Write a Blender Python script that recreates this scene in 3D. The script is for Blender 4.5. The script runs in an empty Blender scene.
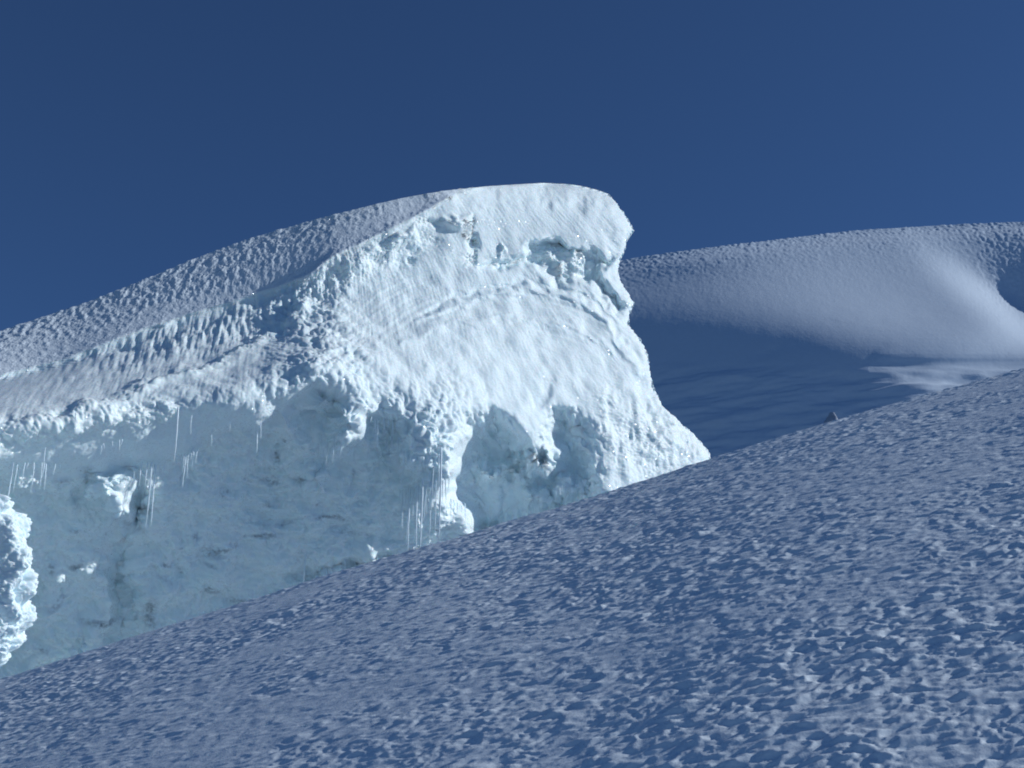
import bpy, math, time
import numpy as np
from mathutils import Vector
T0 = time.time()
rng = np.random.default_rng(7)
PREVIEW = 1.0          # mesh density (1 = final)

# ------------------------------------------------------------------ camera
W, H, F = 1024, 768, 1407.0
PITCH = math.radians(20)
fwd = np.array([0, math.cos(PITCH), math.sin(PITCH)])
upv = np.array([0, -math.sin(PITCH), math.cos(PITCH)])
rgt = np.array([1.0, 0, 0])
scene = bpy.context.scene
col = scene.collection
cd = bpy.data.cameras.new('camera'); cam = bpy.data.objects.new('camera', cd); col.objects.link(cam)
cam.rotation_euler = (math.pi/2 + PITCH, 0, 0)
cd.sensor_width = 36; cd.lens = 36*F/W; cd.clip_start = .1; cd.clip_end = 20000
scene.camera = cam

def P(px, py, D):
    a = (px-512)/F; b = (384-py)/F
    return np.stack([a*D, D*(fwd[1]+b*upv[1]), D*(fwd[2]+b*upv[2])], -1)

SUN_A, SUN_E = math.radians(93), math.radians(27)   # azimuth from behind the camera towards the right
L = np.array([math.cos(SUN_E)*math.sin(SUN_A), -math.cos(SUN_E)*math.cos(SUN_A), math.sin(SUN_E)])
LX, LU, LF = L@rgt, L@upv, L@fwd

# ------------------------------------------------------------------ noise
G3 = rng.normal(size=(256, 3)); G3 /= np.linalg.norm(G3, axis=1)[:, None]; G3 = G3.astype(np.float32)
PT = np.concatenate([rng.permutation(256)]*3).astype(np.int32)
def perlin(p, seed=0):
    shp = p.shape[:-1]; p = p.reshape(-1, 3)
    out = np.empty(len(p), np.float32)
    for s in range(0, len(p), 400000):
        q = p[s:s+400000].astype(np.float32) + np.float32(seed*17.31)
        i = np.floor(q).astype(np.int32); f = q-i
        u = f*f*f*(f*(f*6-15)+10); i &= 255
        r = 0
        for dx in (0, 1):
            wx = u[:, 0] if dx else 1-u[:, 0]; hx = PT[i[:, 0]+dx]
            for dy in (0, 1):
                wy = u[:, 1] if dy else 1-u[:, 1]; hy = PT[hx+i[:, 1]+dy]
                for dz in (0, 1):
                    wz = u[:, 2] if dz else 1-u[:, 2]; g = G3[PT[hy+i[:, 2]+dz]]
                    r = r + wx*wy*wz*(g[:, 0]*(f[:, 0]-dx)+g[:, 1]*(f[:, 1]-dy)+g[:, 2]*(f[:, 2]-dz))
        out[s:s+400000] = r*1.6
    return out.reshape(shp)
def fbm(p, octs, seed=0, lac=2.03, gain=.5):
    r = 0; a = 1.0; q = p
    for k in range(octs):
        r = r + a*perlin(q, seed+k); a *= gain; q = q*lac
    return r
def billow(p, octs, seed=0, gain=.5):      # rounded bumps, sharp creases
    r = 0; a = 1.0; q = p
    for k in range(octs):
        r = r + a*np.minimum(np.abs(perlin(q, seed+k))*2.2, 1.3); a *= gain; q = q*2.07
    return r

# ------------------------------------------------------------------ image-space helper fields
def smooth(a, sig):
    n = max(1, int(round(sig*3))); k = np.exp(-.5*(np.arange(-n, n+1)/sig)**2); k /= k.sum()
    b = np.pad(a, n, mode='edge')
    b = np.apply_along_axis(lambda v: np.convolve(v, k, 'valid'), 0, b)
    return np.apply_along_axis(lambda v: np.convolve(v, k, 'valid'), 1, b)
class Field:
    def __init__(s, x0, y0, x1, y1, st):
        s.x0, s.y0, s.st = x0, y0, st
        s.xs = np.arange(x0, x1+st, st, dtype=float); s.ys = np.arange(y0, y1+st, st, dtype=float)
        s.X, s.Y = np.meshgrid(s.xs, s.ys)
    def sample(s, a, px, py):
        x = np.clip((px-s.x0)/s.st, 0, len(s.xs)-1.001); y = np.clip((py-s.y0)/s.st, 0, len(s.ys)-1.001)
        i = x.astype(int); j = y.astype(int); fx = x-i; fy = y-j
        return (a[j, i]*(1-fx)+a[j, i+1]*fx)*(1-fy)+(a[j+1, i]*(1-fx)+a[j+1, i+1]*fx)*fy
    def poly(s, pts, blur=0):
        X, Y = s.X, s.Y; ins = np.zeros(X.shape, bool); n = len(pts)
        for k in range(n):
            (xa, ya), (xb, yb) = pts[k], pts[(k+1) % n]
            if ya == yb: continue
            c = ((ya > Y) != (yb > Y)) & (X < (xb-xa)*(Y-ya)/(yb-ya)+xa); ins ^= c
        m = ins.astype(float)
        return smooth(m, blur/s.st) if blur else m
    def line(s, pts, w):                    # gaussian-profile ridge along a polyline
        d = s.dist(pts); return np.exp(-.5*(d/w)**2)
    def dist(s, pts):
        d = np.full(s.X.shape, 1e9)
        for (xa, ya), (xb, yb) in zip(pts[:-1], pts[1:]):
            dx, dy = xb-xa, yb-ya; t = np.clip(((s.X-xa)*dx+(s.Y-ya)*dy)/(dx*dx+dy*dy+1e-9), 0, 1)
            d = np.minimum(d, np.hypot(s.X-xa-t*dx, s.Y-ya-t*dy))
        return d
    def blob(s, cx, cy, rx, ry, ang=0):
        c, n = math.cos(ang), math.sin(ang); x = s.X-cx; y = s.Y-cy
        return np.exp(-.5*(((x*c+y*n)/rx)**2+((-x*n+y*c)/ry)**2))
def cubic(xs, pts):
    pts = sorted(pts); x = np.array([p[0] for p in pts], float); y = np.array([p[1] for p in pts], float)
    m = np.gradient(y, x); i = np.clip(np.searchsorted(x, xs)-1, 0, len(x)-2)
    h = x[i+1]-x[i]; t = np.clip((xs-x[i])/h, 0, 1)
    r = (2*t**3-3*t**2+1)*y[i]+(t**3-2*t**2+t)*h*m[i]+(-2*t**3+3*t**2)*y[i+1]+(t**3-t**2)*h*m[i+1]
    r = np.where(xs < x[0], y[0]+m[0]*(xs-x[0]), r); return np.where(xs > x[-1], y[-1]+m[-1]*(xs-x[-1]), r)

def relief(fl, target, base, mpp, lam=.06, outer=5, inner=120, w=None):
    """real relief (metres along the view axis) whose faces turn to the sun as much as the target asks"""
    h = fl.st*mpp; r = np.zeros_like(base)
    gx = lambda a: (a[:-1, 1:]-a[:-1, :-1])/h
    gu = lambda a: (a[:-1, :-1]-a[1:, :-1])/h
    def gxT(v):
        o = np.zeros_like(base); o[:-1, 1:] += v/h; o[:-1, :-1] -= v/h; return o
    def guT(v):
        o = np.zeros_like(base); o[:-1, :-1] += v/h; o[1:, :-1] -= v/h; return o
    T = target[:-1, :-1]; w = 1.0 if w is None else w[:-1, :-1]
    A = lambda a: LX*gx(a)+LU*gu(a)
    AT = lambda v: LX*gxT(v)+LU*guT(v)
    M = lambda a: AT(w*A(a))+lam*(gxT(gx(a))+guT(gu(a)))
    for o in range(outer):
        t = base+r; N = np.sqrt(1+gx(t)**2+gu(t)**2)
        b = AT(w*(T*N+LF-A(base))); res = b-M(r); p = res.copy(); rs = (res*res).sum()
        for k in range(inner):
            Ap = M(p); al = rs/((p*Ap).sum()+1e-12); r = r+al*p; res = res-al*Ap; rn = (res*res).sum()
            p = res+(rn/(rs+1e-20))*p; rs = rn
    return r-r.mean()

# ------------------------------------------------------------------ mesh builders
def mesh_grid(name, V, mat, parent=None, wrap=False, attrs=None, keep=None):
    r, c = V.shape[:2]
    idx = np.arange(r*c, dtype=np.int32).reshape(r, c)
    if wrap: idx = np.concatenate([idx, idx[:, :1]], 1)
    q = np.stack([idx[:-1, :-1], idx[1:, :-1], idx[1:, 1:], idx[:-1, 1:]], -1).reshape(-1, 4)
    if keep is not None: q = q[keep.reshape(-1)]
    Vf = V.reshape(-1, 3)
    used = None
    if keep is not None:
        used = np.unique(q); mp = np.full(r*c, -1, np.int32); mp[used] = np.arange(len(used)); q = mp[q]; Vf = Vf[used]
    me = bpy.data.meshes.new(name)
    me.vertices.add(len(Vf)); me.vertices.foreach_set('co', Vf.astype(np.float32).ravel())
    me.loops.add(q.size); me.loops.foreach_set('vertex_index', q.astype(np.int32).ravel())
    me.polygons.add(len(q)); me.polygons.foreach_set('loop_start', np.arange(0, q.size, 4, dtype=np.int32))
    me.polygons.foreach_set('loop_total', np.full(len(q), 4, np.int32))
    me.polygons.foreach_set('use_smooth', np.ones(len(q), bool))
    for k, v in (attrs or {}).items():
        a = me.attributes.new(k, 'FLOAT', 'POINT'); v = v.reshape(-1)
        if used is not None: v = v[used]
        a.data.foreach_set('value', v.astype(np.float32))
    me.update(calc_edges=True); me.materials.append(mat)
    o = bpy.data.objects.new(name, me); col.objects.link(o)
    if parent: o.parent = parent
    return o
def normals(V):
    du = np.gradient(V, axis=1); dv = np.gradient(V, axis=0)
    n = np.cross(du, dv); n /= np.linalg.norm(n, axis=-1)[..., None]+1e-12
    return n
def tag(o, label=None, cat=None, group=None, kind=None):
    for k, v in (('label', label), ('category', cat), ('group', group), ('kind', kind)):
        if v: o[k] = v
def empty(name, loc):
    o = bpy.data.objects.new(name, None); col.objects.link(o); o.location = loc; return o

# ------------------------------------------------------------------ materials
def new_mat(name):
    m = bpy.data.materials.new(name); m.use_nodes = True; nt = m.node_tree; nt.nodes.clear()
    out = nt.nodes.new('ShaderNodeOutputMaterial'); b = nt.nodes.new('ShaderNodeBsdfPrincipled')
    nt.links.new(b.outputs[0], out.inputs[0]); return m, nt, b
def nd(nt, t, **kw):
    n = nt.nodes.new(t)
    for k, v in kw.items(): setattr(n, k, v)
    return n
def mathn(nt, op, a, b=None, clamp=False):
    n = nd(nt, 'ShaderNodeMath', operation=op, use_clamp=clamp)
    for i, v in enumerate((a, b)):
        if v is None: continue
        if isinstance(v, (int, float)): n.inputs[i].default_value = v
        else: nt.links.new(v, n.inputs[i])
    return n.outputs[0]
def mixc(nt, f, a, b):
    n = nd(nt, 'ShaderNodeMix', data_type='RGBA')
    for s, v in ((n.inputs[0], f), (n.inputs[6], a), (n.inputs[7], b)):
        if isinstance(v, tuple): s.default_value = (*v, 1)
        elif isinstance(v, (int, float)): s.default_value = v
        else: nt.links.new(v, s)
    return n.outputs[2]
def glitter(nt, b, size, amount, rough, tilt=1.6):
    """ice crystals: small facets with their own tilt in a glossy coat, on a few cells only"""
    tc = nd(nt, 'ShaderNodeTexCoord'); vo = nd(nt, 'ShaderNodeTexVoronoi'); vo.inputs['Scale'].default_value = size
    nt.links.new(tc.outputs['Object'], vo.inputs['Vector'])
    s1 = nd(nt, 'ShaderNodeVectorMath', operation='SUBTRACT'); s1.inputs[1].default_value = (.5, .5, .5)
    nt.links.new(vo.outputs['Color'], s1.inputs[0])
    s2 = nd(nt, 'ShaderNodeVectorMath', operation='SCALE'); s2.inputs[3].default_value = tilt
    nt.links.new(s1.outputs[0], s2.inputs[0])
    g = nd(nt, 'ShaderNodeNewGeometry')
    ad = nd(nt, 'ShaderNodeVectorMath', operation='ADD'); nt.links.new(g.outputs['Normal'], ad.inputs[0]); nt.links.new(s2.outputs[0], ad.inputs[1])
    no = nd(nt, 'ShaderNodeVectorMath', operation='NORMALIZE'); nt.links.new(ad.outputs[0], no.inputs[0])
    nt.links.new(no.outputs[0], b.inputs['Coat Normal'])
    b.inputs['Coat Roughness'].default_value = rough; b.inputs['Coat IOR'].default_value = 1.31
    sc_ = nd(nt, 'ShaderNodeSeparateColor'); nt.links.new(vo.outputs['Color'], sc_.inputs[0])
    d = mathn(nt, 'GREATER_THAN', sc_.outputs[2], .6)
    nt.links.new(mathn(nt, 'MULTIPLY', d, amount), b.inputs['Coat Weight'])

def snow_material(name, base, gscale, gamt, bump=.0, bscale=8):
    m, nt, b = new_mat(name)
    tc = nd(nt, 'ShaderNodeTexCoord'); n = nd(nt, 'ShaderNodeTexNoise'); n.inputs['Scale'].default_value = 1.7; n.inputs['Detail'].default_value = 6
    nt.links.new(tc.outputs['Object'], n.inputs['Vector'])
    nt.links.new(mixc(nt, n.outputs[0], tuple(c*.95 for c in base), tuple(min(.95, c*1.03) for c in base)), b.inputs['Base Color'])
    b.inputs['Roughness'].default_value = .75; b.inputs['IOR'].default_value = 1.31
    b.inputs['Specular IOR Level'].default_value = .35
    if bump:
        n2 = nd(nt, 'ShaderNodeTexNoise'); n2.inputs['Scale'].default_value = bscale; n2.inputs['Detail'].default_value = 4
        nt.links.new(tc.outputs['Object'], n2.inputs['Vector'])
        bp = nd(nt, 'ShaderNodeBump'); bp.inputs['Distance'].default_value = bump
        nt.links.new(n2.outputs[0], bp.inputs['Height']); nt.links.new(bp.outputs[0], b.inputs['Normal'])
    if gamt: glitter(nt, b, gscale, gamt, .09, 2.8)
    return m
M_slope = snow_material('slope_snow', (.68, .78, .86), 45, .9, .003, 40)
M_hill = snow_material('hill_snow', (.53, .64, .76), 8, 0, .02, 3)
M_cap = snow_material('cap_snow', (.68, .78, .86), 30, .6, .02, 14)

m, nt, b = new_mat('serac_ice'); M_ice = m
at = nd(nt, 'ShaderNodeAttribute', attribute_name='icy'); dt = nd(nt, 'ShaderNodeAttribute', attribute_name='dirt_shade')
tc = nd(nt, 'ShaderNodeTexCoord')
mp = nd(nt, 'ShaderNodeMapping'); mp.inputs['Scale'].default_value = (.55, .55, 2.4); nt.links.new(tc.outputs['Object'], mp.inputs[0])
n1 = nd(nt, 'ShaderNodeTexNoise'); n1.inputs['Scale'].default_value = 1.2; n1.inputs['Detail'].default_value = 8; n1.inputs['Roughness'].default_value = .62
nt.links.new(mp.outputs[0], n1.inputs['Vector'])
n2 = nd(nt, 'ShaderNodeTexNoise'); n2.inputs['Scale'].default_value = 9; n2.inputs['Detail'].default_value = 6
nt.links.new(tc.outputs['Object'], n2.inputs['Vector'])
ice = mixc(nt, mathn(nt, 'MULTIPLY_ADD', n1.outputs[0], 1.0), (.54, .80, .92), (.82, .94, .98))
firn = mixc(nt, n2.outputs[0], (.70, .86, .93), (.80, .905, .95))
n3 = nd(nt, 'ShaderNodeTexNoise'); n3.inputs['Scale'].default_value = .75; n3.inputs['Detail'].default_value = 9; n3.inputs['Roughness'].default_value = .68
nt.links.new(tc.outputs['Object'], n3.inputs['Vector'])
frost = mathn(nt, 'MULTIPLY', mathn(nt, 'SUBTRACT', n3.outputs[0], .50), 5, True)           # frosted patches on the clear ice
f_ = mathn(nt, 'MULTIPLY', at.outputs['Fac'], mathn(nt, 'SUBTRACT', 1.0, mathn(nt, 'MULTIPLY', frost, .75)), True)
c = mixc(nt, f_, firn, ice)
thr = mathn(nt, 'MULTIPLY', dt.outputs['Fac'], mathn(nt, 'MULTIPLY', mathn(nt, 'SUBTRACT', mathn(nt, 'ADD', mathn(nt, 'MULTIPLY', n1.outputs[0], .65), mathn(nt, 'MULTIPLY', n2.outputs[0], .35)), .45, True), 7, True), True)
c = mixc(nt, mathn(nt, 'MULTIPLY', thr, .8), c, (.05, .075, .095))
nt.links.new(c, b.inputs['Base Color'])
ro = mathn(nt, 'SUBTRACT', .7, mathn(nt, 'MULTIPLY', at.outputs['Fac'], .42))
nt.links.new(ro, b.inputs['Roughness']); b.inputs['IOR'].default_value = 1.31
glitter(nt, b, 28, .7, .16)
SSS = 0.6
if SSS:
    b.inputs['Subsurface Weight'].default_value = SSS; b.inputs['Subsurface Radius'].default_value = (.6, .85, 1.0); b.inputs['Subsurface Scale'].default_value = .07

m, nt, b = new_mat('icicle_ice'); M_icicle = m
b.inputs['Base Color'].default_value = (.80, .93, 1.0, 1); b.inputs['Roughness'].default_value = .2; b.inputs['IOR'].default_value = 1.31
b.inputs['Transmission Weight'].default_value = .12
tc = nd(nt, 'ShaderNodeTexCoord'); n = nd(nt, 'ShaderNodeTexNoise'); n.inputs['Scale'].default_value = 14; nt.links.new(tc.outputs['Object'], n.inputs['Vector'])
bp = nd(nt, 'ShaderNodeBump'); bp.inputs['Distance'].default_value = .01; nt.links.new(n.outputs[0], bp.inputs['Height']); nt.links.new(bp.outputs[0], b.inputs['Normal'])

m, nt, b = new_mat('rock'); M_rock = m
tc = nd(nt, 'ShaderNodeTexCoord'); n = nd(nt, 'ShaderNodeTexNoise'); n.inputs['Scale'].default_value = .8; n.inputs['Detail'].default_value = 8; nt.links.new(tc.outputs['Object'], n.inputs['Vector'])
nt.links.new(mixc(nt, n.outputs[0], (.17, .21, .28), (.42, .50, .60)), b.inputs['Base Color']); b.inputs['Roughness'].default_value = .9

# ------------------------------------------------------------------ foreground slope (one sheet, runs on under the serac to the far hill)
HC, DC = 10.0, 30.0
crest_px = [(-60, 700), (0, 680), (60, 661), (120, 640), (180, 621), (240, 606), (300, 583), (360, 567), (420, 548), (480, 530),
            (540, 514), (600, 497), (660, 476), (705, 459), (760, 443), (820, 425), (860, 411), (900, 402), (960, 387), (1024, 369), (1090, 349)]
cp = np.array(crest_px, float); a_ = (cp[:, 0]-512)/F; b_ = (384-cp[:, 1])/F
dy = fwd[1]+b_*upv[1]; te = a_/dy; ee = (fwd[2]+b_*upv[2])/dy
fit = np.polyfit(te, ee, 1)
tg = np.linspace(te[0], te[-1], 300); rg = np.interp(tg, te, ee-(fit[0]*te+fit[1])); kk = np.exp(-.5*(np.arange(-60, 61)/18)**2); kk /= kk.sum()
rg = np.convolve(np.pad(rg, 60, mode='edge'), kk, 'valid')
def e_of(t):
    lin = fit[0]*t+fit[1]
    w = np.clip((te[-1]-t)/.05, 0, 1)*np.clip((t-te[0])/.05, 0, 1)
    return lin+w*(cubic(np.clip(t, te[0], te[-1]), list(zip(tg[::6], rg[::6]))))
def ground_z(x, y):
    t = x/np.maximum(y, 3.0); t = np.clip(t, -1.2, 1.2)
    s = 1-y/DC; q = np.where(s > -1.2, s*s, 1.44-2.4*(s+1.2)*.35)
    z = fit[1]*y+fit[0]*x + (e_of(t)-(fit[0]*t+fit[1]))*np.clip(y, 0, 60) - HC*q
    near = np.clip(1-y/12, 0, 1); near = near*near*(3-2*near)
    z = z*(1-near)+(-1.75+.25*x)*near if np.ndim(y) else z
    return z
def slope_disp(V):
    """wind-roughened crust: low rime scales longer than deep, in soft patches"""
    x, y = V[..., 0], V[..., 1]
    p2 = lambda fx, fy, z=0.: np.stack([(x+.02*y)*fx*.66, (y+.10*x)*fy, z+x*0], -1)
    patch = np.clip(.82+.75*fbm(p2(.28, .38, 3), 3, 40), .35, 1.3)
    wx = .10*perlin(p2(2.2, 2.2, 7), 61); x = x+wx; y = y+.06*perlin(p2(3, 3, 9), 62)
    a = perlin(p2(4.7, 10.6), 3); b = perlin(p2(9.0, 19, 5), 4); c = perlin(p2(14, 25, 3), 6)
    pit = np.maximum(a+.7*b+.3*c-.14, 0)                    # longish hollows melted into a fairly even crust
    d = .055*np.maximum(perlin(p2(6, 10.5, 11), 8)-.2, 0)-.052*np.minimum(pit, .7)+.016*b+.010*c+.035*perlin(p2(.7, 1.2, 4), 20)
    return d*patch
na = int(1380*PREVIEW)
xs = np.concatenate([-240-np.geomspace(3000, 3, 50), np.linspace(-240, 1300, na), 1300+np.geomspace(3, 3000, 50)])
ys = np.concatenate([np.linspace(0.0, 11.6, 30), np.linspace(11.8, 33, int(1150*PREVIEW)), 33+np.geomspace(.1, 260, 60)])
t = (xs-512)/F/(fwd[1]+.02*upv[1]); TT, YY = np.meshgrid(t, ys)
XX = TT*np.maximum(YY, 1.5+YY*.6); V = np.stack([XX, YY, ground_z(XX, YY)], -1)
Nn = normals(V); Nn *= np.sign(Nn[..., 2:3])
V = V+Nn*slope_disp(V)[..., None]
V = V[::-1]
o = mesh_grid('snow_slope', V, M_slope); tag(o, 'wind-roughened grey blue snow slope in the foreground', 'snow slope', kind='structure')
print('slope', time.time()-T0)

# ------------------------------------------------------------------ far snow dome
fl = Field(520, 150, 1420, 620, 4); DH = 150.0; mpp = DH/F
sky_pts = [(300, 330), (500, 290), (560, 274), (621, 260.5), (683, 251), (766, 241), (848, 231.5), (931, 226), (1024, 222), (1120, 221), (1300, 226), (1500, 250)]
top = cubic(fl.xs, sky_pts)
T = np.full(fl.X.shape, .12)
T += .14*np.exp(-((fl.Y-top[None]-4)/7)**2)
T += .13*fl.blob(870, 290, 110, 45, .25)+.13*fl.blob(960, 335, 110, 24, .15)
T += .22*fl.blob(960, 285, 45, 13, .75)+.34*fl.blob(1005, 312, 40, 11, .7)
dark = fl.poly([(500, 335), (640, 318), (720, 322), (790, 334), (850, 353), (1100, 366), (1100, 700), (500, 700)], 20)
T = T*(1-dark)-.12*dark
T -= .05*fl.poly([(985, 262), (1010, 300), (1030, 325), (1060, 345), (1200, 380), (1200, 232), (1100, 228), (1010, 232), (985, 245)], 8)+.11*fl.poly([(1003, 272), (1014, 294), (1034, 314), (1080, 335), (1200, 360), (1200, 262), (1030, 262)], 6)
T -= .1*fl.blob(650, 265, 50, 10, -.1)
lit2 = fl.poly([(862, 362), (905, 361), (960, 359), (1024, 361), (1200, 370), (1200, 440), (930, 440), (935, 392), (905, 380), (870, 370)], 7)
T = T*(1-lit2)+.14*lit2
T = np.where(T > 0, T*1.32, T); U = (384-fl.Y)*mpp
base = 2.3*U+0.2*(fl.X-620)*mpp
T += -.28*fl.line([(872, 357), (930, 359), (985, 357), (1060, 360)], 3)+.16*fl.line([(748, 358), (770, 351)], 2.5)+.08*fl.line([(655, 394), (735, 364)], 3)+.2*fl.line([(868, 370), (905, 375)], 2.5)+.25*fl.blob(940, 384, 16, 9)
R_ = relief(fl, T, base, mpp, .05)
D = DH+base+R_
# lip of the bright lobe over the lower bench
print('hill D', D.min(), D.max())
px = np.concatenate([np.linspace(540, 1060, int(520*PREVIEW)), 1060+np.geomspace(2, 340, 40)])
tp = cubic(px, sky_pts)
vv = np.linspace(0, 1, int(300*PREVIEW))
PX = np.tile(px, (len(vv), 1)); PY = tp[None]+(600-tp[None])*vv[:, None]**1.25
V = P(PX, PY, fl.sample(D, PX, PY))
N_ = normals(V)
if (N_[..., 2].mean() < 0): N_ = -N_
rough = np.clip(np.exp(-(PY-tp[None])/28)+.9*np.clip((PX-960)/60, 0, 1)*np.clip((330-PY)/40, 0, 1), 0, 1)*.85+.03
low = np.clip((PY-362)/15, 0, 1)
V0 = V
V = V+N_*((.10*rough**1.3*(billow(V*1.3, 2, 5)-.5))+.012*fbm(V*np.array([.5, .25, .5]), 3, 15)+(.25+.3*low)*low*fbm(V*np.array([.10, .2, .5]), 3, 31))[..., None]
# back side of the dome, falling away behind the skyline
back = []
for k in range(1, 26):
    s = k/25; bk = V[0].copy(); bk[:, 1] += 160*s; bk[:, 2] -= 55*s*s-2*s; back.append(bk)
V = np.concatenate([np.array(back[::-1]), V], 0)
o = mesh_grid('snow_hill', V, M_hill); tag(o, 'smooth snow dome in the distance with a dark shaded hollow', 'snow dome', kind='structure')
print('hill', time.time()-T0)

# ------------------------------------------------------------------ serac
DS = 42.0; mpp = DS/F
fs = Field(-220, 160, 780, 780, 2)
Lout = [(183, 540), (184.5, 515), (186, 490), (189, 457), (193, 430), (198, 402), (204, 376), (210, 352), (222, 306), (238, 251), (256, 201), (269, 170),
        (285, 130), (301, 90), (316, 45), (331, 0), (360, -90), (400, -205), (440, -230), (800, -230)]
Rout = [(183, 546), (184, 567), (186, 582), (190, 598), (194, 608), (203, 617), (213, 624), (222, 629), (230, 633.5), (233, 631), (238, 627), (250, 624.5),
        (260, 620), (272, 618), (284, 623), (293, 630), (303, 634), (313, 630), (324, 628), (334, 636), (347, 645), (363, 649), (375, 651), (387, 652.5),
        (405, 662.5), (420, 677.5), (436, 695.5), (447, 705), (453, 709), (462, 710), (490, 726), (540, 750), (620, 775), (800, 800)]
def lin(x, pts):
    p = np.array(pts, float); return np.interp(x, p[:, 0], p[:, 1])
cap_line = [(-220, 440), (-100, 400), (0, 375), (70, 357), (127, 334), (176, 318), (246, 297), (309, 276), (334, 255), (360, 244), (400, 224), (421, 213), (447, 199), (480, 188), (520, 180), (560, 172), (800, 160)]
brow = [(-220, 470), (0, 445), (60, 438), (120, 428), (200, 415), (260, 405), (300, 398), (345, 410), (390, 430), (430, 465), (470, 470), (520, 520), (600, 560), (800, 600)]
X, Y = fs.X, fs.Y
yc = cubic(fs.xs, cap_line)[None]; yb = lin(fs.xs, brow)[None]
sp = lambda v, w: w*np.log1p(np.exp(np.clip(v/w, -30, 30)))
slopeX = lin(fs.xs, [(-220, .0), (-60, .28), (300, .38), (380, .50), (460, .78), (560, .95), (800, 1.0)])
base = np.cumsum(slopeX)*fs.st*mpp; base = np.tile(base, (len(fs.ys), 1))
base += .95*sp((yb-Y)*mpp, .25)+.42*sp((Y-yb)*mpp, .3)
base += 2.7*sp((yc-Y)*.9*mpp, .14)-.8*sp((yc-Y)*mpp, .14)*np.clip((480-X)/80, 0, 1)
# what turns to the sun and what turns away
T = np.full(X.shape, .63)
capm = fs.poly([(-230, 150)]+cap_line+[(800, 150)], 2); capb = smooth(capm, 3)
wall = fs.poly([(-230, 455), (0, 442), (120, 425), (230, 400), (300, 372), (350, 385), (400, 400), (450, 440), (470, 470), (520, 520), (560, 560), (600, 700), (-230, 700)], 16)
T = T-.02*fs.poly([(-230, 400), (0, 385), (130, 340), (300, 285), (350, 300), (380, 400), (300, 400), (0, 450), (-230, 480)], 20)
T = T*(1-wall)-.02*wall-.12*fs.line([(-200, 465), (0, 450), (130, 440), (220, 420)], 14)
T = T+.12*fs.blob(540, 215, 90, 25)+.08*fs.blob(450, 290, 80, 50)
T = T*(1-capm)+(-.10+.26*fs.line([(-100, 392), (0, 366), (120, 330), (240, 292), (340, 240), (420, 204)], 9))*capm
T = T+.50*capm*np.clip((X-440)/70, 0, 1)
r_ = relief(fs, T, base, mpp, .05, 5, 120, 1-.6*capb*np.clip((460-X)/60, 0, 1))
base -= base[110, 200]; D = DS+1+base+r_
D0_ = D.copy()
# fine edges: cap edge step
D -= .10*fs.line(cap_line[2:13], 2.0)
# overhanging wall under the brow
under = fs.poly([(-230, 485), (0, 467), (35, 464), (60, 468), (100, 470), (140, 465), (160, 467), (180, 459), (196, 450), (204, 432), (216, 424), (228, 430), (240, 422), (258, 428), (275, 405), (300, 393), (322, 382), (345, 395), (332, 420), (350, 445), (366, 445), (370, 415), (395, 418),
                 (402, 470), (440, 500), (460, 470), (470, 520), (520, 530), (560, 545), (600, 700), (-230, 700)], 3.5)
D += (.6+.3*np.clip((X-200)/60, 0, 1))*under+.25*fs.poly([(-230, 465), (0, 440), (60, 433), (120, 424), (200, 412), (240, 412), (300, 500), (-230, 600)], 4)*(1-under)
# hollow under the cornice
rec = fs.poly([(470, 268), (500, 262), (520, 258), (531, 246), (561, 242), (570, 250), (587, 250), (618, 258), (606, 264), (597, 270), (597, 278), (608, 290), (627, 309), (620, 314), (606, 300), (593, 284), (575, 280), (561, 286), (548, 272), (538, 266), (522, 265)], 2.6)
D += .95*rec
slot = fs.poly([(465, 222), (475, 222), (477, 245), (474, 268), (466, 270), (462, 262), (468, 245)], 2.4); D += .26*slot
slot2 = fs.poly([(409, 262), (416, 252), (419, 258), (413, 268)], 1.5)+fs.poly([(498, 250), (503, 240), (504, 250), (497, 258)], 1.5); D += .12*smooth(slot2, 1.5)
# alcoves low on the right
alc = fs.poly([(466, 440), (471, 428), (480, 421), (488, 424), (495, 417), (506, 424), (512, 434), (521, 446), (529, 460), (538, 466), (547, 461), (543, 448), (545, 436), (551, 424), (557, 415), (565, 411), (572, 416),
               (580, 424), (582, 436), (588, 446), (585, 460), (590, 470), (586, 484), (592, 500), (600, 520), (560, 570), (505, 590), (478, 570), (472, 524), (466, 510), (457, 498), (460, 486), (455, 476), (464, 468), (460, 454)], 1.5)
alc2 = fs.poly([(527, 412), (541, 396), (549, 383), (552, 393), (545, 404), (534, 414)], 2); 
D += smooth(alc, 3.8)*(3.5-.6*np.clip(X-455, 0, 140)*mpp+.6*np.clip(Y-415, -10, 110)*mpp)+.35*smooth(alc2, 2)
for kx, ky, kr in ((486, 470, 5), (503, 471, 5), (518, 476, 4), (537, 498, 5), (549, 455, 7), (525, 464, 7), (574, 487, 8), (493, 476, 4), (560, 490, 5), (545, 468, 5)): D -= .95*fs.blob(kx, ky, kr*1.1, kr*1.0)*np.clip(alc*2, 0, 1)
# gentle strata
D -= .16*fs.line([(421, 316), (478, 297), (525, 290), (561, 294), (593, 309), (608, 328), (640, 372)], 3)-.16*fs.line([(421, 311), (478, 291), (525, 284), (561, 288), (596, 303), (613, 324), (645, 366)], 2.5)
D -= .10*fs.line([(400, 345), (450, 325), (520, 318), (570, 326), (610, 352)], 3)
# glassy ledge line
gl = [(0, 430), (18, 425), (70, 411), (148, 385), (211, 367), (260, 343), (299, 311), (337, 274), (360, 262), (400, 235), (421, 222), (439, 222), (469, 222)]
D -= .05*fs.line(gl[6:], 4)
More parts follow.
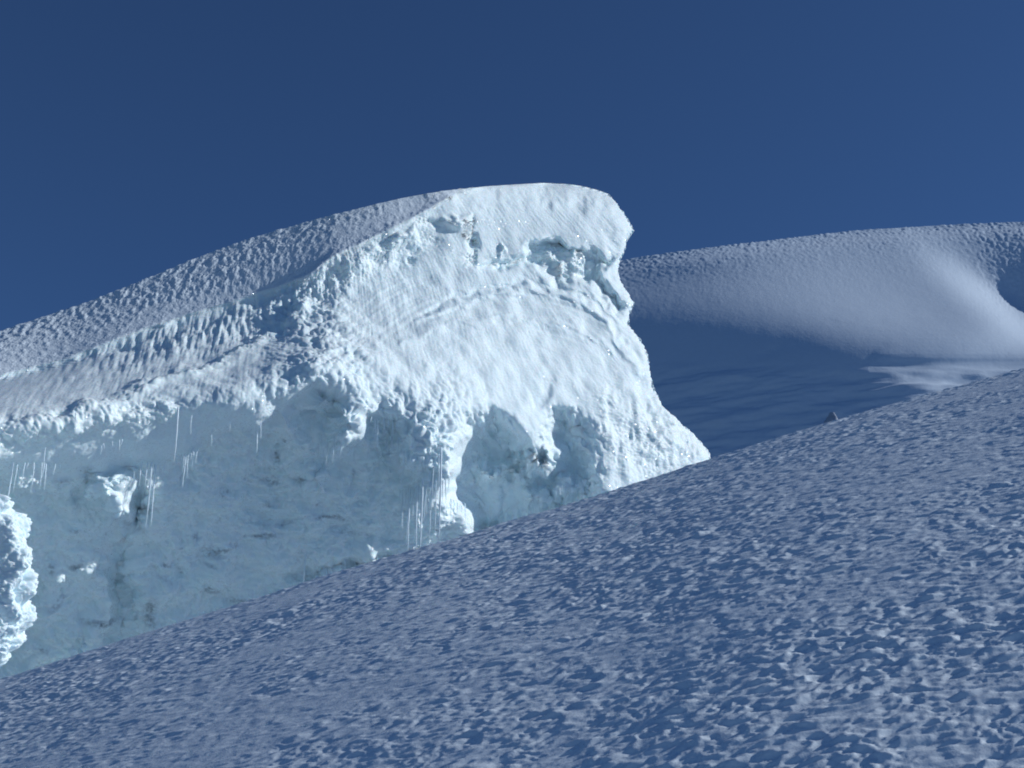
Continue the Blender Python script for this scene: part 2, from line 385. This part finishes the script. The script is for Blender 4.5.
# arch ribs in the left-hand wall
D -= .8*fs.blob(320, 350, 26, 40, .5)+.5*fs.blob(235, 400, 30, 14, -.3)
D -= 1.5*fs.poly([(95, 478), (108, 473), (130, 475), (134, 486), (128, 500), (134, 512), (126, 524), (117, 516), (110, 530), (106, 512), (102, 498), (94, 490)], 5)
D -= 1.0*fs.blob(347, 432, 15, 14)+.8*fs.blob(316, 478, 9, 14, -.4)+1.0*fs.blob(430, 455, 26, 40, .25)
D += .7*fs.blob(142, 505, 9, 16)+1.0*fs.blob(122, 590, 10, 60)+.5*fs.blob(268, 480, 16, 30)+.4*fs.blob(390, 450, 12, 25)
D -= .35*fs.blob(60, 560, 30, 50)+.6*fs.blob(400, 560, 70, 25)
D += .35*fs.line([(290, 575), (340, 565), (400, 557), (440, 548)], 3.5)
# rounded off at the right hand and crest outline
do = fs.dist([(p[1], p[0]) for p in Rout]); dq = np.minimum(do*mpp, 1.0)
dtp = fs.dist([(440, 191), (470, 187), (510, 184), (546, 183), (567, 184), (582, 186), (598, 190), (608, 194)])*mpp
D += 1.0*(1-np.sqrt(np.clip(1-(1-dq)**2, 0, 1)))
D += 1.3*(1-np.sqrt(np.clip(1-(1-np.minimum(dtp/1.1, 1))**2, 0, 1)))*np.clip((X-430)/60, 0, 1)
print('serac D', D.min(), D.max(), r_.min(), r_.max())
# masks: icy = clear glacier ice plus a shade tint in the alcoves, lump = cauliflower rime, fib = streaky firn, dirt with painted shade of gaps
icy = under*.85
icy = np.maximum(icy, rec*.8); icy = np.maximum(icy, slot*.9); icy = np.maximum(icy, slot2*.8); icy = np.maximum(icy, .25*alc); icy = np.maximum(icy, .45*fs.blob(650, 440, 45, 30)); icy = np.maximum(icy, .4*fs.line([(610, 400), (590, 470), (600, 500)], 10))  # on the alcoves the tint only stands in for their blue shade
icy = np.maximum(icy, .6*fs.line(gl[:9], 4)); icy = np.maximum(icy, .6*fs.line(gl[8:], 3)); icy = np.maximum(icy, .45*fs.line([(300, 300), (350, 270), (420, 240)], 12))
icy = np.maximum(icy, .6*fs.poly([(0, 420), (150, 395), (200, 415), (0, 450), (-200, 470), (-200, 440)], 6))
rime = fs.poly([(92, 478), (108, 470), (132, 472), (137, 486), (130, 500), (137, 514), (126, 530), (115, 522), (108, 536), (102, 512), (98, 498), (90, 490)], 5)+fs.blob(347, 432, 18, 16)+fs.blob(316, 478, 10, 15, -.4)+fs.blob(430, 455, 28, 38, .25)
for kx, ky in ((486, 470), (503, 471), (518, 476), (537, 498), (549, 455), (525, 464), (574, 487)): rime = rime+fs.blob(kx, ky, 6, 6)
rime = np.clip(rime+.4*fs.poly([(512, 434), (524, 448), (534, 462), (548, 462), (546, 476), (528, 482), (505, 478), (495, 484), (482, 476), (492, 462), (505, 462), (510, 450)], 3)+.6*fs.line([(474, 524), (466, 505), (456, 486), (460, 452), (468, 434), (480, 420), (497, 416), (511, 432), (528, 456), (546, 460), (543, 438), (556, 415), (570, 411), (584, 432), (589, 460), (590, 490)], 4.5), 0, 1); icy = icy*(1-.9*rime)
lump = np.clip(fs.line([(300, 300), (330, 350), (315, 385)], 28)+.4*fs.line([(310, 390), (230, 400), (150, 415), (0, 435), (-200, 460)], 18)+fs.line([(330, 380), (420, 440), (460, 470)], 20)+.25*fs.line([(-200, 430), (0, 400), (130, 360), (260, 320), (340, 270)], 14), 0, 1)
lump = np.maximum(lump, rime); lump = lump*(1-under*(1-rime)*.75)*(1-capm)
alcl = np.clip(alc*1.0, 0, 1)*.2; lump = np.maximum(lump, alcl)
curt = np.clip(fs.blob(428, 470, 32, 32)+.7*fs.blob(350, 425, 20, 22)+.8*fs.blob(640, 440, 50, 30)+.5*fs.blob(570, 500, 30, 16), 0, 1)
strat = np.clip(fs.blob(520, 305, 110, 32)+.6*fs.blob(430, 260, 60, 40), 0, 1)*(1-smooth(rec, 2))
flute = fs.line([(-200, 450), (0, 396), (100, 368), (176, 342), (246, 318), (309, 290), (345, 262)], 15)
dirt_shade = np.zeros(X.shape)  # sediment marks, plus the shade of gaps and a hole painted dark
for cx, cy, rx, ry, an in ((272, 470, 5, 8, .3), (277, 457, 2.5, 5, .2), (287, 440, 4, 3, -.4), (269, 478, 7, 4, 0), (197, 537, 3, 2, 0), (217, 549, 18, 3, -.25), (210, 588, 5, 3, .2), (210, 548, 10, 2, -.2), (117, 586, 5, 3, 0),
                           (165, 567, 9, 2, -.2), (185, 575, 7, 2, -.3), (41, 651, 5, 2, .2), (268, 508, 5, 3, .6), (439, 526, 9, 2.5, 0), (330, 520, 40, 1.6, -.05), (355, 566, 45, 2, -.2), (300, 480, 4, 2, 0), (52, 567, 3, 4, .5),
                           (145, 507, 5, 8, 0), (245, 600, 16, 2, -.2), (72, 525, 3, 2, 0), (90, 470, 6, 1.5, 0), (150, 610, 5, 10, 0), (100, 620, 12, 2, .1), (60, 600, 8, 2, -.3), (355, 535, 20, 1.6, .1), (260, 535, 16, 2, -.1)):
    dirt_shade = np.maximum(dirt_shade, fs.blob(cx, cy, rx, ry, an))
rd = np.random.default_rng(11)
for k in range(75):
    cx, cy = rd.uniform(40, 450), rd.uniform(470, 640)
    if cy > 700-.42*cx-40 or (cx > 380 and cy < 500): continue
    dirt_shade = np.maximum(dirt_shade, rd.uniform(.35, 1)*fs.blob(cx, cy, rd.uniform(1.5, 6), rd.uniform(.9, 2.2), rd.uniform(-.4, .3)))
nr = int(1150*PREVIEW)
vr = np.linspace(0, 1, nr); rows = 183+vr**1.15*(720-183)
nc = int(1060*PREVIEW)
Lr = lin(rows, Lout); rj = np.stack([rows*.12, rows*0, rows*0], -1); Rr = lin(rows, Rout)+1.6*fbm(rj, 4, 150, gain=.7)*np.clip((rows-184)/12, 0, 1)
s = np.linspace(0, 1, nc)
s = s+.0*s
PX = Lr[:, None]+(Rr-Lr)[:, None]*s[None]; PY = np.tile(rows[:, None], (1, nc))
V = P(PX, PY, fs.sample(D, PX, PY))
Nn = normals(V)
if (Nn@(-fwd)).mean() < 0: Nn = -Nn
VB = P(PX, PY, fs.sample(D0_, PX, PY))
wv = np.stack([perlin(VB*.9, 70), perlin(VB*.9, 71)], -1)*6+np.stack([perlin(VB*2.6, 72), perlin(VB*2.6, 73)], -1)*3
inn = np.clip(np.minimum(PX-Lr[:, None], Rr[:, None]-PX)/14, 0, 1)*np.clip((PY-186)/20, 0, 1)
WX = PX+wv[..., 0]*inn; WY = PY+wv[..., 1]*inn
capw = fs.sample(capm, PX, PY)
WX = WX*(1-capw)+PX*capw; WY = WY*(1-capw)+PY*capw
V = P(PX, PY, fs.sample(D0_, PX, PY)+fs.sample(D-D0_, WX, WY))
Nn = normals(V)
if (Nn@(-fwd)).mean() < 0: Nn = -Nn
S = lambda a: fs.sample(a, WX, WY)
ic, lu, fu, ri = S(icy), S(lump), S(flute), S(rime)
cw = fs.sample(capm, PX, PY); kx_ = np.clip((PX-430)/60, 0, 1); cs = cw*(1-kx_)
print('serac pre', time.time()-T0)
# streaks in the firn run down to the lower right
a0 = math.radians(-62); cx_, sx_ = math.cos(a0), math.sin(a0)
al = V[..., 0]*cx_+V[..., 2]*sx_; ac = -V[..., 0]*sx_+V[..., 2]*cx_
rx_, ry_ = PX-297, PY+85; al = np.hypot(rx_, ry_)*mpp; ac = np.arctan2(ry_, rx_)*13.4
q = np.stack([ac*9, al*1.6, V[..., 1]*.5], -1)
fib = fbm(q, 4, 80, gain=.6)
VL = .75*VB+.25*V; lumpn = billow(VL*1.15, 2, 90, .5)+.42*billow(VL*3.9, 1, 95, .5)+.13*fbm(VL*8, 2, 97)-1.0
lay = fbm(V*np.array([.45, .6, 1.9]), 4, 100)
cq = np.stack([V[..., 0]*5.2, V[..., 1]*8, V[..., 2]*2], -1); capn = np.maximum(perlin(cq, 3)+.5*perlin(cq*2.1, 4), -.2)+.3*perlin(cq*4.4, 5)
flt = perlin(np.stack([(V[..., 0]+V[..., 2]*.35)*4.6, V[..., 2]*1.1, V[..., 1]*.5], -1), 110)
d = cs*.034*capn*(.6+.7*np.clip(1-fs.sample(fs.line([(0, 366), (120, 330), (240, 292), (340, 240), (420, 204)], 9), PX, PY), 0, 1))
firn_w = (1-cs)*(1-.8*ic)
d = d+firn_w*(.011*fib+.006*fbm(V*12, 2, 120))+.10*lu*lumpn*(1-cs)+.20*ri*lumpn+.028*(1-cs)*fs.sample(strat, PX, PY)*perlin(np.stack([np.hypot((PX-505)/1.25, PY-430)*.26+.6*perlin(V*.7, 171), PX*.004, PX*0], -1), 170)+(1-cs)*fs.sample(alc, WX, WY)*.22*(billow(VB*.8, 2, 160, .5)-.6)+(1-cs)*ic*(.16*lay+.30*fbm(V*.8, 2, 133)+.27*(billow(V*np.array([.5, .5, .38]), 2, 180, .45)-.6)+.10*fbm(V*2.0, 4, 130)+.07*billow(V*3.0, 2, 135, .55))+(1-cs)*.06*(flt+.35*fib)*fu+.05*(1-cs)*S(curt)*fbm(np.stack([VB[..., 0]*5, VB[..., 2]*.8, VB[..., 1]*.6], -1), 3, 190)
d = d+(1-cs)*.10*fbm(V*.8, 2, 140)*(1-kx_*np.clip((240-PY)/30, 0, 1))
edge = np.clip(np.minimum(Rr[:, None]-PX, (PY-183)*1.5)/6, .45, 1)
d = d*np.where(PX > 440, edge, 1)
face_w = np.clip((np.abs(Nn@fwd)-.10)/.38, 0, 1); face_w = face_w*face_w*(3-2*face_w)
face_w = np.where(cs > .5, np.maximum(face_w, .9), face_w)
V = V+Nn*(d*face_w)[..., None]
# back of the block
kb = 40; sb = np.linspace(0, 1, kb+2)[1:-1]
bulge = np.sin(np.pi*sb)**.7
A_, B_ = V[:, -1], V[:, 0]
vb = A_[:, None]*(1-sb)[None, :, None]+B_[:, None]*sb[None, :, None]
dirv = fwd[None, None]*1.0
wid = np.clip((Rr-Lr)*mpp*.8, .5, 11)
vb = vb+bulge[None, :, None]*wid[:, None, None]*np.array([0, 1.0, 0.0])[None, None]
Vall = np.concatenate([V, vb], 1)
att = lambda a: np.concatenate([a, np.zeros((nr, kb))], 1)
cap_face = np.zeros((nr-1, nc+kb), bool); cap_face[:, :nc-1] = (cw[:-1, :-1]*(1-kx_[:-1, :-1]) > .5)
ser = empty('ice_serac', tuple(P(np.array(250.), np.array(640.), np.array(DS))))
tag(ser, 'huge blue white ice cliff with an overhanging snow crest and icicles', 'serac')
loc = np.array(ser.location)
Vall = Vall-loc
at_ = dict(icy=att(ic), dirt_shade=att(S(dirt_shade)*(1-cs)))
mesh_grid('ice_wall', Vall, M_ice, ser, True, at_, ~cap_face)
mesh_grid('snow_cap', Vall, M_cap, ser, True, None, cap_face)
print('serac', time.time()-T0)

# ------------------------------------------------------------------ icicles (x, top y, bottom y, width px)
ici = [(178.5, 409, 462, 2.2), (185.5, 457, 490, 1.6), (188.5, 455, 480, 1.4), (193.5, 449, 469, 1.3), (156, 466, 528, 2.0), (151.8, 464, 528, 1.8), (147.5, 464, 488, 1.2), (141.5, 464, 482, 1.1),
       (191.8, 417, 436, 1.2), (12.5, 464, 511, 2.0), (17, 466, 493, 1.2), (34.3, 464, 494, 1.2), (42.4, 464, 489, 1.2), (45.8, 448, 470, 1.1), (101.5, 447, 456, 1.1), (212.3, 430, 449, 1.2), (257.6, 432, 455, 2.0), (261, 424, 440, 1.3),
       (377.8, 420, 455, 1.2), (392.8, 424, 463, 1.8), (374.5, 420, 440, 1.0), (334, 438, 466, 1.2), (327.5, 440, 470, 1.2), (322, 436, 452, 1.2), (409.6, 490, 561, 2.4), (407.6, 505, 545, 1.4), (417.4, 486, 556, 2.4), (422.2, 480, 558, 2.6),
       (424.6, 495, 523, 1.5), (440.9, 449, 545, 2.6), (439, 455, 496, 1.5), (413.5, 488, 520, 1.5), (402, 508, 530, 1.2), (428.5, 500, 518, 1.3), (433, 470, 500, 1.2), (446, 478, 505, 1.5), (465.5, 505, 530, 1.4),
       (305.3, 556, 592, 2.0), (323.5, 566, 584, 1.3), (325.6, 570, 582, 1.2), (290, 582, 596, 1.2), (293, 585, 593, 1.1), (345, 560, 576, 1.2), (253, 598, 612, 1.3),
       (556, 488, 508, 1.6), (560, 489, 506, 1.4), (565, 487, 505, 1.7), (570, 486, 503, 1.5), (576, 487, 500, 1.6), (581, 484, 499, 1.5), (451, 500, 520, 1.3), (540, 503, 514, 1.3), (533, 507, 516, 1.2), (500, 519, 532, 1.2), (508, 517, 528, 1.1),
       (398, 440, 470, 1.3), (404, 452, 480, 1.4), (387, 440, 458, 1.1), (368, 448, 462, 1.1), (354, 450, 464, 1.3), (341, 446, 458, 1.2), (436, 500, 540, 1.3), (430, 512, 548, 1.2), (76, 414, 424, 1.1), (120, 441, 452, 1.1), (230, 423, 434, 1.1)]
ri_ = np.random.default_rng(5)
for (xa, ya, xb, yb, n_, l0, l1) in ((20, 464, 62, 466, 7, 6, 26), (134, 465, 166, 466, 7, 6, 26), (176, 458, 200, 449, 6, 6, 20), (98, 446, 125, 440, 3, 5, 10), (318, 448, 342, 452, 6, 5, 16), (370, 418, 398, 424, 8, 6, 30),
        (400, 492, 428, 486, 12, 12, 50), (428, 484, 450, 476, 8, 12, 45), (452, 500, 468, 512, 5, 6, 18), (546, 488, 586, 485, 8, 6, 16), (496, 520, 530, 512, 5, 5, 12), (300, 572, 350, 560, 5, 5, 14), (225, 426, 262, 432, 4, 5, 12), (252, 600, 285, 588, 3, 5, 12)):
    for k in range(n_):
        f_ = (k+ri_.random())/n_; px_ = xa+(xb-xa)*f_; py_ = ya+(yb-ya)*f_; ici.append((px_, py_, py_+l0+(l1-l0)*ri_.random()**1.6, ri_.uniform(.9, 1.5)))
def surf_front(px, y0, y1):
    m = (np.abs(PX-px) < 3) & (PY > y0-3) & (PY < y1+2)
    pts = V[m]; return (pts@fwd).min() if len(pts) else DS
ici.sort(key=lambda i: -(i[2]-i[1])*i[3]); rest = []
for k, (px, y0, y1, w) in enumerate(ici):
    dtop = surf_front(px, y0-1, y0+2)-.03
    Lm = (y1-y0)*mpp; seg = 14; sid = 8; top_p = P(np.array(px), np.array(y0-1.5), np.array(dtop))
    zz = np.linspace(0, 1, seg); rad = w*.5*mpp*1.05*((1-zz)**.55*.85+.12)*(1+.16*np.sin(zz*23+k*2)+.10*np.sin(zz*51+k)); rad[-1] = .002
    th = np.linspace(0, 2*math.pi, sid, endpoint=False)
    wob = .012*np.sin(zz*4+k)
    vx = top_p[0]+wob[:, None]+rad[:, None]*np.cos(th); vy = top_p[1]+rad[:, None]*np.sin(th)+0*wob[:, None]
    vz = top_p[2]-(zz*Lm*1.06)[:, None]+0*vx
    Vi = np.stack([vx, vy, vz], -1)
    oi = top_p; me_V = Vi-loc
    if k < 98: mesh_grid('icicle', me_V, M_icicle, ser, True)
    else: rest.append(me_V)
bmV, bmF = [], []
for Vi in rest:                             # the shortest ones, as one mass
    o0 = len(bmV); R0, C0 = Vi.shape[:2]; bmV += Vi.reshape(-1, 3).tolist()
    bmF += [(o0+a*C0+b, o0+(a+1)*C0+b, o0+(a+1)*C0+(b+1) % C0, o0+a*C0+(b+1) % C0) for a in range(R0-1) for b in range(C0)]
me = bpy.data.meshes.new('icicle_fringe'); me.from_pydata(bmV, [], bmF); me.materials.append(M_icicle); me.shade_smooth()
o = bpy.data.objects.new('icicle_fringe', me); col.objects.link(o); o.parent = ser; o['kind'] = 'stuff'

# ------------------------------------------------------------------ lumpy rime pillar at the left, standing clear of the wall
def rime_body(name, cx, y0, y1, prof, D_, depth, amp, nseg, ntheta, seed, mat, scale=1.6):
    mp_ = D_/F; rows_ = np.linspace(y0, y1, nseg); xl, xr = prof(rows_)
    th = np.linspace(0, 2*math.pi, ntheta, endpoint=False)
    c0 = (xl+xr)/2; hw = (xr-xl)/2
    pxx = c0[:, None]+hw[:, None]*np.cos(th); dd = D_+depth*np.sin(th)[None]*(hw/hw.max())[:, None]**.6
    V_ = P(pxx, np.tile(rows_[:, None], (1, ntheta)), dd)
    cen = P(c0, rows_, np.full(nseg, D_))[:, None]
    n_ = V_-cen; n_ /= np.linalg.norm(n_, axis=-1)[..., None]+1e-6; n_[..., 2] += .15
    dsp = amp*(1.6*billow(V_*scale*.8, 1, seed, .6)+.5*billow(V_*scale*2.3, 1, seed+5, .6)+.22*billow(V_*scale*5.5, 2, seed+9, .6)-1.2)
    V_ = V_+n_*dsp[..., None]
    base_ = P(np.array(c0[-1]), np.array(rows_[-1]), np.array(D_)); top_c = V_[0].mean(0); V_ = np.concatenate([np.tile(top_c, (1, ntheta, 1)), V_], 0)
    o = mesh_grid(name, V_-base_, mat, None, True, dict(icy=np.zeros(V_.shape[:2]), dirt_shade=np.zeros(V_.shape[:2])))
    o.location = base_; return o
def prof(r):
    xr = lin(r, [(492, -2), (496, 5), (503, 12), (512, 16), (517, 25), (530, 29), (550, 32), (575, 34), (600, 32), (620, 33), (632, 26), (640, 22), (652, 12), (662, 5), (672, -2), (720, -8)])
    return xr*0-110, xr-3
wall_d = lambda x, y: float(fs.sample(D, np.array([float(x)]), np.array([float(y)]))[0])
print('wall depth', [round(wall_d(x, y), 1) for x, y in ((0, 500), (0, 600), (0, 640), (80, 640), (250, 590), (0, 420), (-150, 600), (540, 300))])
o = rime_body('rime_pillar', 0, 490, 715, prof, min(37.0, wall_d(0, 560)-1.6), 1.2, .17, 300, 420, 200, M_ice)
tag(o, 'bright white lumpy rime covered ice pillar at the left edge', 'ice pillar')
def mound(name, cx, top_y, bot_y, hw, D_, seed, label):
    pr = lambda r: (cx-hw*np.clip((r-top_y+.5)/(bot_y-top_y), 0, 1)**.6, cx+hw*np.clip((r-top_y+.5)/(bot_y-top_y), 0, 1)**.5)
    o = rime_body(name, cx, top_y, bot_y, pr, D_, hw*D_/F*.8, hw*.016, 50, 60, seed, M_ice, 5.0)
    tag(o, label, 'rime knob', 'rime knobs at the foot of the ice wall')
mound('rime_knob', 83, 636, 680, 5, wall_d(83, 640)-.8, 300, 'slender white rime knob below the ice wall, taller of two')
mound('rime_knob', 73, 645, 680, 4, wall_d(73, 640)-.9, 310, 'low white rime knob below the ice wall, left of the taller knob')

# ------------------------------------------------------------------ far rock outcrop in the shaded hollow
def rock(cx, y0, y1, hw, seed, label):
    dd = float(fl.sample(fl_D, np.array([float(cx)]), np.array([(y0+y1)/2.]))[0])
    mp_ = dd/F; n, mth = 40, 40; rr = np.linspace(0, 1, n); th = np.linspace(0, 2*math.pi, mth, endpoint=False)
    wid = hw*np.sqrt(.03+.97*rr)
    c_ = P(cx+3*(.5-rr), y0+(y1-y0)*rr, np.full(n, dd))
    V_ = c_[:, None]+np.stack([np.cos(th)[None]*wid[:, None]*mp_, np.sin(th)[None]*wid[:, None]*mp_*.8, 0*th[None]+0*wid[:, None]], -1)
    V_ = V_+(V_-c_[:, None])*(.55*fbm(V_*.8, 4, seed))[..., None]
    b0 = c_[-1]; o = mesh_grid('rock_outcrop', V_-b0, M_rock, None, True); o.location = b0; tag(o, label, 'rock')
fl_D = DH+2.3*(384-fl.Y)*DH/F+.2*(fl.X-620)*DH/F+R_
rock(830, 413, 450, 13, 400, 'dark half buried rock rib in the shaded snow hollow beyond the slope')

# ------------------------------------------------------------------ light
wd = bpy.data.worlds.new('World'); scene.world = wd; wd.use_nodes = True; nt = wd.node_tree; nt.nodes.clear()
sk = nt.nodes.new('ShaderNodeTexSky'); sk.sky_type = 'NISHITA'; sk.sun_disc = False
sk.sun_elevation = SUN_E; sk.sun_rotation = math.pi-SUN_A
sk.altitude = 3000; sk.air_density = 1.0; sk.dust_density = 0.0; sk.ozone_density = 9.0
bg = nt.nodes.new('ShaderNodeBackground'); bg.inputs[1].default_value = .075; wo = nt.nodes.new('ShaderNodeOutputWorld')
nt.links.new(sk.outputs[0], bg.inputs[0]); nt.links.new(bg.outputs[0], wo.inputs[0])
ld = bpy.data.lights.new('sun', 'SUN'); ld.energy = 3.4; ld.angle = math.radians(.5); ld.color = (1, .995, .985)
sun = bpy.data.objects.new('sun', ld); col.objects.link(sun); sun.rotation_euler = Vector(L).to_track_quat('Z', 'Y').to_euler()
scene.view_settings.view_transform = 'Standard'; scene.view_settings.look = 'None'; scene.view_settings.gamma = 1; scene.view_settings.use_curve_mapping = False
scene.view_settings.exposure = 0
scene.cycles.filter_width = 1.9; scene.cycles.max_bounces = 8; scene.cycles.diffuse_bounces = 5; scene.cycles.sample_clamp_indirect = 4
print('done', time.time()-T0)
